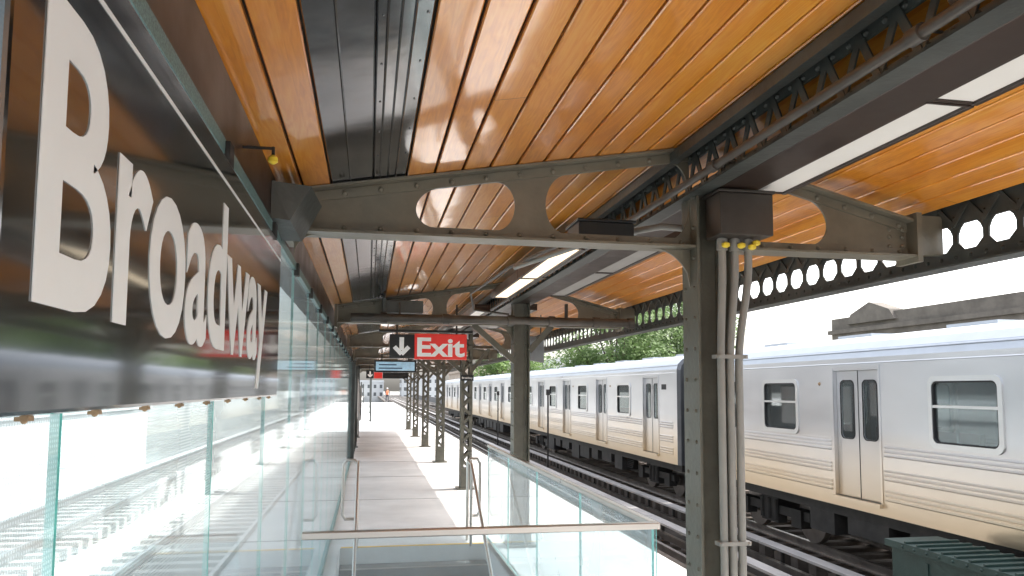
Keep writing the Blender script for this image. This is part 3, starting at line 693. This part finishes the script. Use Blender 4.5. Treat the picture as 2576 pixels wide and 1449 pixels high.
def build_car(yc):
    t=thing("train_car",(XC,yc,-1.1),"ribbed stainless steel subway car standing on the second track","train car","coupled cars of the silver train")
    ys=yc-L_/2
    doors=[ys+d for d in(1.7,5.9,10.1,14.3)]
    wins=[ys+d for d in(3.8,8.0,12.2,16.6)]
    ops=[(d-DO,d+DO,.02,1.92) for d in doors]+[(w-.54,w+.54,.93,1.76) for w in wins]
    yb=sorted(set([ys,ys+L_]+[v for o in ops for v in o[:2]]));zb=[-.14,.02,.93,1.76,1.92,2.1]
    b=MB()
    for sx in(-1,1):
        X=XC+sx*HW
        for i in range(len(yb)-1):
            for j in range(len(zb)-1):
                cy=(yb[i]+yb[i+1])/2;cz=(zb[j]+zb[j+1])/2
                if any(o[0]<cy<o[1] and o[2]<cz<o[3] for o in ops):continue
                b.quad((X,yb[i],zb[j]),(X,yb[i+1],zb[j]),(X,yb[i+1],zb[j+1]),(X,yb[i],zb[j+1]))
        for (o0,o1,z0,z1) in ops[:4]:
            d=-sx*.10
            b.quad((X,o0,z0),(X,o0,z1),(X+d,o0,z1),(X+d,o0,z0));b.quad((X,o1,z0),(X,o1,z1),(X+d,o1,z1),(X+d,o1,z0));b.quad((X,o0,z1),(X,o1,z1),(X+d,o1,z1),(X+d,o0,z1))
            b.box(min(X,X+sx*.06),max(X,X+sx*.06),o0-.03,o1+.03,-.03,.019)
            for a,c in((o0-.035,o0),(o1,o1+.035)): b.box(min(X,X+sx*.014),max(X,X+sx*.014),a,c,.02,1.95)
            b.box(min(X,X+sx*.014),max(X,X+sx*.014),o0-.035,o1+.035,1.951,1.985)
        segs=[];e=ys+.25
        for d in doors: segs.append((e,d-.62));e=d+.62
        segs.append((e,ys+L_-.25))
        for (a,c) in segs:
            for z in(.83,.77,.71,.50,.44,.38,.22,.16,.10):
                b.tube([(X,a,z),(X,c,z)],.02,6)
            b.box(min(X,X+sx*.008),max(X,X+sx*.008),a,c,.87,.885)
        b.tube([(X,ys+.1,2.02),(X,ys+L_-.1,2.02)],.011,6)
    prof=[(-1.5,-.14),(1.5,-.14),(1.5,2.1),(1.46,2.23),(1.35,2.34),(1.1,2.43),(.6,2.5),(0,2.53),(-.6,2.5),(-1.1,2.43),(-1.35,2.34),(-1.46,2.23),(-1.5,2.1)]
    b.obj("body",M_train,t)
    b=MB()
    pr=prof[2:]
    for i in range(len(pr)-1):
        (xa,za),(xb,zb_)=pr[i],pr[i+1]
        b.quad((XC+xa,ys,za),(XC+xb,ys,zb_),(XC+xb,ys+L_,zb_),(XC+xa,ys+L_,za))
    for y in[ys+1.5+2.55*k for k in range(7)]: b.box(XC-.5,XC+.5,y,y+.9,2.51,2.56)
    for sx in(-1,1):b.tube([(XC+sx*1.475,ys,2.2),(XC+sx*1.475,ys+L_,2.2)],.014,6)
    b.obj("roof",M_roof,t,smooth=True)
    for yy,s in((ys,-1),(ys+L_,1)):
        b=MB();b.add([(XC+x,yy,z) for x,z in prof],[tuple(range(len(prof)))])
        b.add([(XC+x*.97,yy+s*.12,.0+z*.985) for x,z in prof],[tuple(range(len(prof)))])
        n=len(prof)
        for k in range(n):
            p,q=prof[k],prof[(k+1)%n];b.quad((XC+p[0],yy,p[1]),(XC+q[0],yy,q[1]),(XC+q[0]*.97,yy+s*.12,q[1]*.985),(XC+p[0]*.97,yy+s*.12,p[1]*.985))
        ya,ybb=sorted((yy+s*.13,yy+s*.3));b.box(XC-.5,XC-.46,ya,ybb,.0,1.95);b.box(XC+.46,XC+.5,ya,ybb,.0,1.95)
        b.obj("end_wall",M_cab,t)
        for sx in(-1,1):
            c=XC+sx*1.0
            b=MB();y_=yy+s*.125
            b.add([(c-.3,y_,1.0),(c+.3,y_,1.0),(c+.3,y_,1.8),(c-.3,y_,1.8)],[(0,1,2,3)]);w=b.obj("end_window",M_win,t)
            b=MB()
            for (a0,a1,z0,z1) in((-.34,-.3,.96,1.84),(.3,.34,.96,1.84),(-.3,.3,.96,1.0),(-.3,.3,1.8,1.84)):
                ya,ybb=sorted((y_,y_+s*.02));b.box(c+a0,c+a1,ya,ybb,z0,z1)
            b.obj("frame",M_frame,w)
    for sx in(-1,1):
        X=XC+sx*HW
        for d in doors:
            for k in(-1,1):
                a,c=(d-DO+.005,d-.006) if k<0 else (d+.006,d+DO-.005)
                b=MB();xx=X-sx*.05;dx=-sx*.03
                o=rr(a,c,.025,1.915,.01);i=rr(a+.105,c-.105,.90,1.76,.07)
                ring(b,xx,dx,o,i)
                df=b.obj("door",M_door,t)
                b=MB();y0,y1=a+.10,c-.10;b.box(min(xx-sx*.012,xx-sx*.018),max(xx-sx*.012,xx-sx*.018),y0,y1,.89,1.77);b.obj("door_window",M_tglass,df)
                b=MB();ring(b,xx+sx*.006,-sx*.01,rr(a+.088,c-.088,.883,1.777,.085),rr(a+.105,c-.105,.90,1.76,.07));b.obj("window_gasket",M_rubber,df)
            b=MB();b.box(min(X-sx*.045,X-sx*.08),max(X-sx*.045,X-sx*.08),d-.0055,d+.0055,.025,1.915);b.obj("door_seal",M_rubber,t)
        for w in wins:
            b=MB();b.box(min(X-sx*.02,X-sx*.026),max(X-sx*.02,X-sx*.026),w-.53,w+.53,.94,1.75);wo=b.obj("window",M_tglass,t)
            b=MB();ring(b,X+sx*.022,-sx*.06,rr(w-.585,w+.585,.885,1.805,.11),rr(w-.52,w+.52,.95,1.74,.08))
            b.box(min(X+sx*.012,X-sx*.02),max(X+sx*.012,X-sx*.02),w-.522,w+.522,1.40,1.435);b.obj("frame",M_frame,wo)
            b=MB();ring(b,X+sx*.01,-sx*.04,rr(w-.525,w+.525,.945,1.745,.085),rr(w-.5,w+.5,.97,1.72,.07));b.obj("gasket",M_rubber,wo)
    b=MB();b.box(XC-1.45,XC+1.45,ys+.1,ys+L_-.1,-.1,0);b.box(XC-1.3,XC+1.3,ys+.1,ys+L_-.1,2.2,2.23)
    for w in wins:
        for sx in(-1,1): b.box(XC+sx*1.15-.25,XC+sx*1.15+.25,w-1.3,w+1.3,.3,.45,1);b.box(XC+sx*1.38-.05,XC+sx*1.38+.05,w-1.3,w+1.3,.45,.9,1)
    for d in doors:
        for q in(-.6,.6): b.tube([(XC+.3,d+q,0),(XC+.3,d+q,2.2)],.017,6)
    b.obj("interior",[M_int,M_seat],t)
    b=MB();b.box(XC-1.35,XC+1.35,ys+.1,ys+L_-.1,-.32,-.145)
    rnd=random.Random(3);y=ys+4.4
    while y<ys+13.2:
        w=rnd.uniform(.5,1.2)
        for sx in(-1,1): b.box(XC+sx*1.1-.25,XC+sx*1.1+.25,y,y+w,-.32-rnd.uniform(.25,.5),-.321)
        y+=w+rnd.uniform(.1,.5)
    for k in range(5): b.tube([(XC-1.2,ys+3.8+k*.02,-.4-.05*k),(XC-1.2,ys+14,-.4-.05*k)],.012,5)
    b.obj("underframe",M_under,t)
    for yb_ in(ys+2.6,ys+L_-2.6):
        b=MB()
        for sx in(-1,1):
            b.box(XC+sx*.98-.07,XC+sx*.98+.07,yb_-1.3,yb_+1.3,-.68,-.52);b.box(XC+sx*.98-.09,XC+sx*.98+.09,yb_-.3,yb_+.3,-.85,-.4)
            for q in(-.95,.95): b.box(XC+sx*1.0-.1,XC+sx*1.0+.1,yb_+q-.16,yb_+q+.16,-.82,-.5)
            for q in(-.25,0,.25): b.tube([(XC+sx*1.07,yb_+q,-.8),(XC+sx*1.07,yb_+q,-.42)],.05,8)
        b.box(XC-.9,XC+.9,yb_-.2,yb_+.2,-.7,-.321);bo=b.obj("bogie",M_under,t)
        for q in(-.95,.95):
            for sx in(-1,1):
                b=MB();b.tube([(XC+sx*.66,yb_+q,-.67),(XC+sx*.78,yb_+q,-.67)],.43,24);b.tube([(XC+sx*.79,yb_+q,-.67),(XC+sx*.84,yb_+q,-.67)],.14,12);b.obj("wheel",M_rail,bo,smooth=True)
    for sx in(-1,1):
        b=MB();X=XC+sx*HW;b.box(min(X,X+sx*.004),max(X,X+sx*.004),ys+.65,ys+.95,1.62,1.75)
        b.obj("number_plate",M_under,t)
    for sx in(-1,1):
        X=XC+sx*HW
        for w in(doors[1]-.9,doors[2]-.9):
            b=MB();b.dome((X,w,1.72),.03,(sx,0,0));b.obj("door_indicator_lamp",M_rust,t)
    for z in(.35,.6):
        b=MB();b.tube([(XC-1.3,ys-.12,z),(XC-1.32,ys-.3,z-.06),(XC-1.32,ys-.48,z-.06),(XC-1.3,ys-.6,z)],.02,6);b.obj("safety_chain",M_ss,t,smooth=True)
    return t
PIT=19.35
CS=16.8
car=build_car(CS+L_/2)
car.location.z=-1.1+TZ
copy_tree(car,loc=(XC,CS+L_/2-PIT,-1.1+TZ),rotz=math.pi)
copy_tree(car,loc=(XC,CS+L_/2+PIT,-1.1+TZ),rotz=math.pi)
copy_tree(car,loc=(XC,CS+L_/2+2*PIT,-1.1+TZ))

# ------------------------------------------------------------------ trackside items
gc=thing("equipment_cabinet",(6.45,6,-1.45),"green riveted steel cabinet with a danger notice","cabinet")
b=MB();b.box(6.1,6.72,3.0,8.1,-1.45,-.12);b.box(6.05,6.77,2.95,8.16,-.119,-.04)
for k in range(26): b.dome((6.05,3.1+k*.19,-.08),.018,(-1,0,0));b.box(6.06,6.76,3.05+k*.19,3.09+k*.19,-.039,-.015)
for k in range(7): b.box(6.085,6.0995,3.3+k*.7,3.34+k*.7,-1.4,-.2)
b.obj("cabinet_body",M_green,gc,bevel=.004)
b=MB();b.box(6.073,6.083,6.55,7.1,-.62,-.36);b.obj("notice_plate",M_white,gc)
text_mesh("DANGER",.1,face_negX(6.071,7.07,-.49),"lettering",M_red,gc,embolden=.003,depth=.0005,fit=.48)
for x,y,h in((6.2,26,E+.0),(6.2,36.5,E-.1),(6.2,50,E)):
    t=thing("signal_post",(x,y,-1.45),"slim dark signal post standing between the tracks","post","signal posts between the tracks")
    b=MB();b.tube([(x,y,-1.45),(x,y,h)],.03,8);b.box(x-.1,x+.1,y-.1,y+.1,-1.45,-1.40);b.obj("pole",M_under,t)
    b=MB();b.box(x-.06,x+.06,y-.06,y+.06,h-.2,h);b.dome((x,y-.06,h-.07),.03,(0,-1,0));b.obj("lamp_head",M_under,t)
b=MB();b.box(14.6,14.8,-20,250,-1.7,-.2)
tag(b.obj("viaduct_parapet",M_concd,origin=(14.7,50,-1.7)),"low grey parapet wall beyond the far track","parapet")

# ------------------------------------------------------------------ buildings
def building(name,x0,x1,y0,y1,z1,m,label,floors=3,roofwall=.5):
    t=thing(name,((x0+x1)/2,(y0+y1)/2,-7.5),label,"building")
    b=MB();b.box(x0,x1,y0,y1,-7.5,z1);b.box(x0-.25,x1+.25,y0-.25,y1+.25,z1+.001,z1+.35);b.box(x0,x1,y0,y1,z1+.351,z1+roofwall+.35);b.obj("wall",m,t)
    def win(a,zz,side):
        b=MB();f=MB()
        if side=='x':
            b.box(x0-.03,x0-.01,a,a+1.1,zz,zz+1.5);f.box(x0-.12,x0-.031,a-.1,a+1.2,zz-.15,zz)
        else:
            b.box(a,a+1.1,y0-.03,y0-.01,zz,zz+1.5);f.box(a-.1,a+1.2,y0-.12,y0-.031,zz-.15,zz)
        w=b.obj("window",M_win,t);f.obj("sill",M_pale,w)
    for k in range(floors):
        zz=z1-1.0-1.5-k*3.2
        if zz<-3: break
        a=y0+.9
        c=0
        while a<y1-1.5 and c<12: win(a,zz,'x');a+=2.5;c+=1
        a=x0+.9;c=0
        while a<x1-1.5 and c<6: win(a,zz,'y');a+=2.5;c+=1
    return t
bd=building("stone_building",40,52,14,60,E+4.9,M_brick,"long low stone building with parapet and small gable",4,1.0)
gz=E+6.2
b=MB();b.add([(39.7,51.5,gz-.6),(39.7,57.5,gz-.6),(39.7,56.9,gz+.2),(39.7,54.5,gz+1.0),(39.7,52.1,gz+.2),(41,51.5,gz-.6),(41,57.5,gz-.6),(41,56.9,gz+.2),(41,54.5,gz+1.0),(41,52.1,gz+.2)],
 [(0,1,2,3,4),(9,8,7,6,5)]+[(k,5+k,5+(k+1)%5,(k+1)%5) for k in range(5)])
b.obj("gable",M_brick,bd)
building("apartment_building",24,34,92,106,E+3.2,M_pale,"pale grey flat roofed apartment building",4)
building("apartment_building",36,50,100,125,E+5.5,M_pale,"pale flat roofed apartment block with many windows",4)
building("apartment_building",14.5,22,120,140,E+2.6,M_tan,"tan brick apartment building beside the viaduct",3)
building("apartment_building",-30,-16,30,60,E-1.5,M_pale,"pale low building behind the sunlit tracks",3)
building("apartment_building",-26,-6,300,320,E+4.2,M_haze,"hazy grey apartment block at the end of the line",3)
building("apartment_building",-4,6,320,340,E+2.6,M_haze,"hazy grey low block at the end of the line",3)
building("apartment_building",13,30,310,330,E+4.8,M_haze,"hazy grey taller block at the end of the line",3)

# ------------------------------------------------------------------ trees
def m_leaf():
    m,nt,b=newmat("sunlit_foliage");N=nt.nodes;L=nt.links
    tc=N.new('ShaderNodeTexCoord');n=N.new('ShaderNodeTexNoise');n.inputs['Scale'].default_value=.9;n.inputs['Detail'].default_value=4;L.new(tc.outputs['Object'],n.inputs[0])
    r=N.new('ShaderNodeValToRGB');r.color_ramp.elements[0].position=.35;r.color_ramp.elements[1].position=.65
    r.color_ramp.elements[0].color=(.09,.16,.05,1);r.color_ramp.elements[1].color=(.24,.35,.12,1)
    L.new(n.outputs[0],r.inputs[0]);L.new(r.outputs[0],b.inputs['Base Color']);b.inputs['Roughness'].default_value=.6
    tl=N.new('ShaderNodeBsdfTranslucent');L.new(r.outputs[0],tl.inputs[0]);mx=N.new('ShaderNodeMixShader');mx.inputs[0].default_value=.4
    L.new(b.outputs[0],mx.inputs[1]);L.new(tl.outputs[0],mx.inputs[2]);L.new(mx.outputs[0],N['Material Output'].inputs[0]);return m
M_leaf=m_leaf()
def tree(loc,h,w,seed,label):
    rnd=random.Random(seed);x0,y0,z0=loc
    t=thing("tree",loc,label,"tree","leafy street trees beyond the train")
    b=MB();b.tube([(x0,y0,z0),(x0+.1,y0,z0+h*.25),(x0-.1,y0,z0+h*.5),(x0,y0,z0+h*.8)],[.35,.27,.2,.06],10)
    cl=[]
    for k in range(40):
        a=rnd.uniform(0,2*math.pi);zz=rnd.uniform(.42,.97);rad=w*math.sqrt(max(0.05,1-((zz-.62)/.42)**2))*rnd.uniform(.25,1)
        c=Vector((x0+math.cos(a)*rad,y0+math.sin(a)*rad,z0+h*zz));cl.append((c,rnd.uniform(.9,1.7)*w/4.2))
        b.tube([(x0,y0,z0+h*(zz*.55+.05)),((x0+c.x)/2,(y0+c.y)/2,z0+h*zz*.8),tuple(c)],[.12,.07,.02],5)
    b.obj("trunk",M_bark,t)
    b=MB()
    for c,r in cl:
        for i in range(460):
            d=Vector((rnd.gauss(0,1),rnd.gauss(0,1),rnd.gauss(0,.8))).normalized()*r*(rnd.random()**.4)
            p=c+d;u=Vector((rnd.uniform(-1,1),rnd.uniform(-1,1),rnd.uniform(-.6,.6))).normalized();v=u.orthogonal().normalized();s=rnd.uniform(.09,.19)
            b.add([p-u*s,p-v*s*.7,p+u*s,p+v*s*.7],[(0,1,2,3)])
    b.obj("crown",M_leaf,t)
    return t
t1=tree((19.5,58,-7.5),16.6,5.6,1,"broad leafy green tree behind the train")
tree((25.5,60,-7.5),17.2,5.0,2,"tall leafy green tree beside another tree")
copy_tree(t1,loc=(16.5,84,-7.5),rotz=2.0,scale=(1,1,.8))

# ------------------------------------------------------------------ worker
def person(x,y,z):
    V=[(0,0,.92),(0,0,1.15),(0,.0,1.42),(0,0,1.52),(0,0,1.66),(-.2,0,1.42),(-.27,.02,1.15),(-.25,-.1,.92),(.2,0,1.42),(.27,.02,1.15),(.25,-.08,.92),(-.1,0,.88),(-.12,-.03,.48),(-.13,.02,.06),(-.13,-.12,.03),(.1,0,.88),(.13,.02,.48),(.14,.06,.06),(.14,-.08,.03)]
    Ed=[(0,1),(1,2),(2,3),(3,4),(2,5),(5,6),(6,7),(2,8),(8,9),(9,10),(0,11),(11,12),(12,13),(13,14),(0,15),(15,16),(16,17),(17,18)]
    R=[.15,.14,.15,.06,.1,.07,.05,.035,.07,.05,.035,.1,.07,.05,.04,.1,.07,.05,.04]
    me=bpy.data.meshes.new("person");me.from_pydata(V,Ed,[])
    o=bpy.data.objects.new("person",me);COL.objects.link(o);o.location=(x,y,z)
    sm=o.modifiers.new("s",'SKIN')
    for i,r in enumerate(R): me.skin_vertices[0].data[i].radius=(r,r*.8)
    me.skin_vertices[0].data[0].use_root=True
    ss=o.modifiers.new("u",'SUBSURF');ss.levels=1;ss.render_levels=1;me.materials.append(M_trouser)
    tag(o,"worker in orange safety vest standing on the platform","person");o["_o"]=(x,y,z)
    b=MB();b.tube([(x,y,z+.95),(x,y,z+1.1),(x,y,z+1.35),(x,y,z+1.5)],[.17,.17,.21,.11],12);b.obj("vest",M_vest,o,smooth=True)
    b=MB();b.tube([(x,y,z+1.70),(x,y,z+1.76),(x,y,z+1.81)],[.12,.11,.05],12);b.obj("helmet",M_pale,o,smooth=True)
    b=MB();b.tube([(x,y-.02,z+1.54),(x,y-.02,z+1.6),(x,y-.02,z+1.69)],[.06,.095,.1],12);b.obj("face",M_skin,o,smooth=True)
person(2.2,93.5,0)

for o in bpy.data.objects:
    if "_o" in o: del o["_o"]
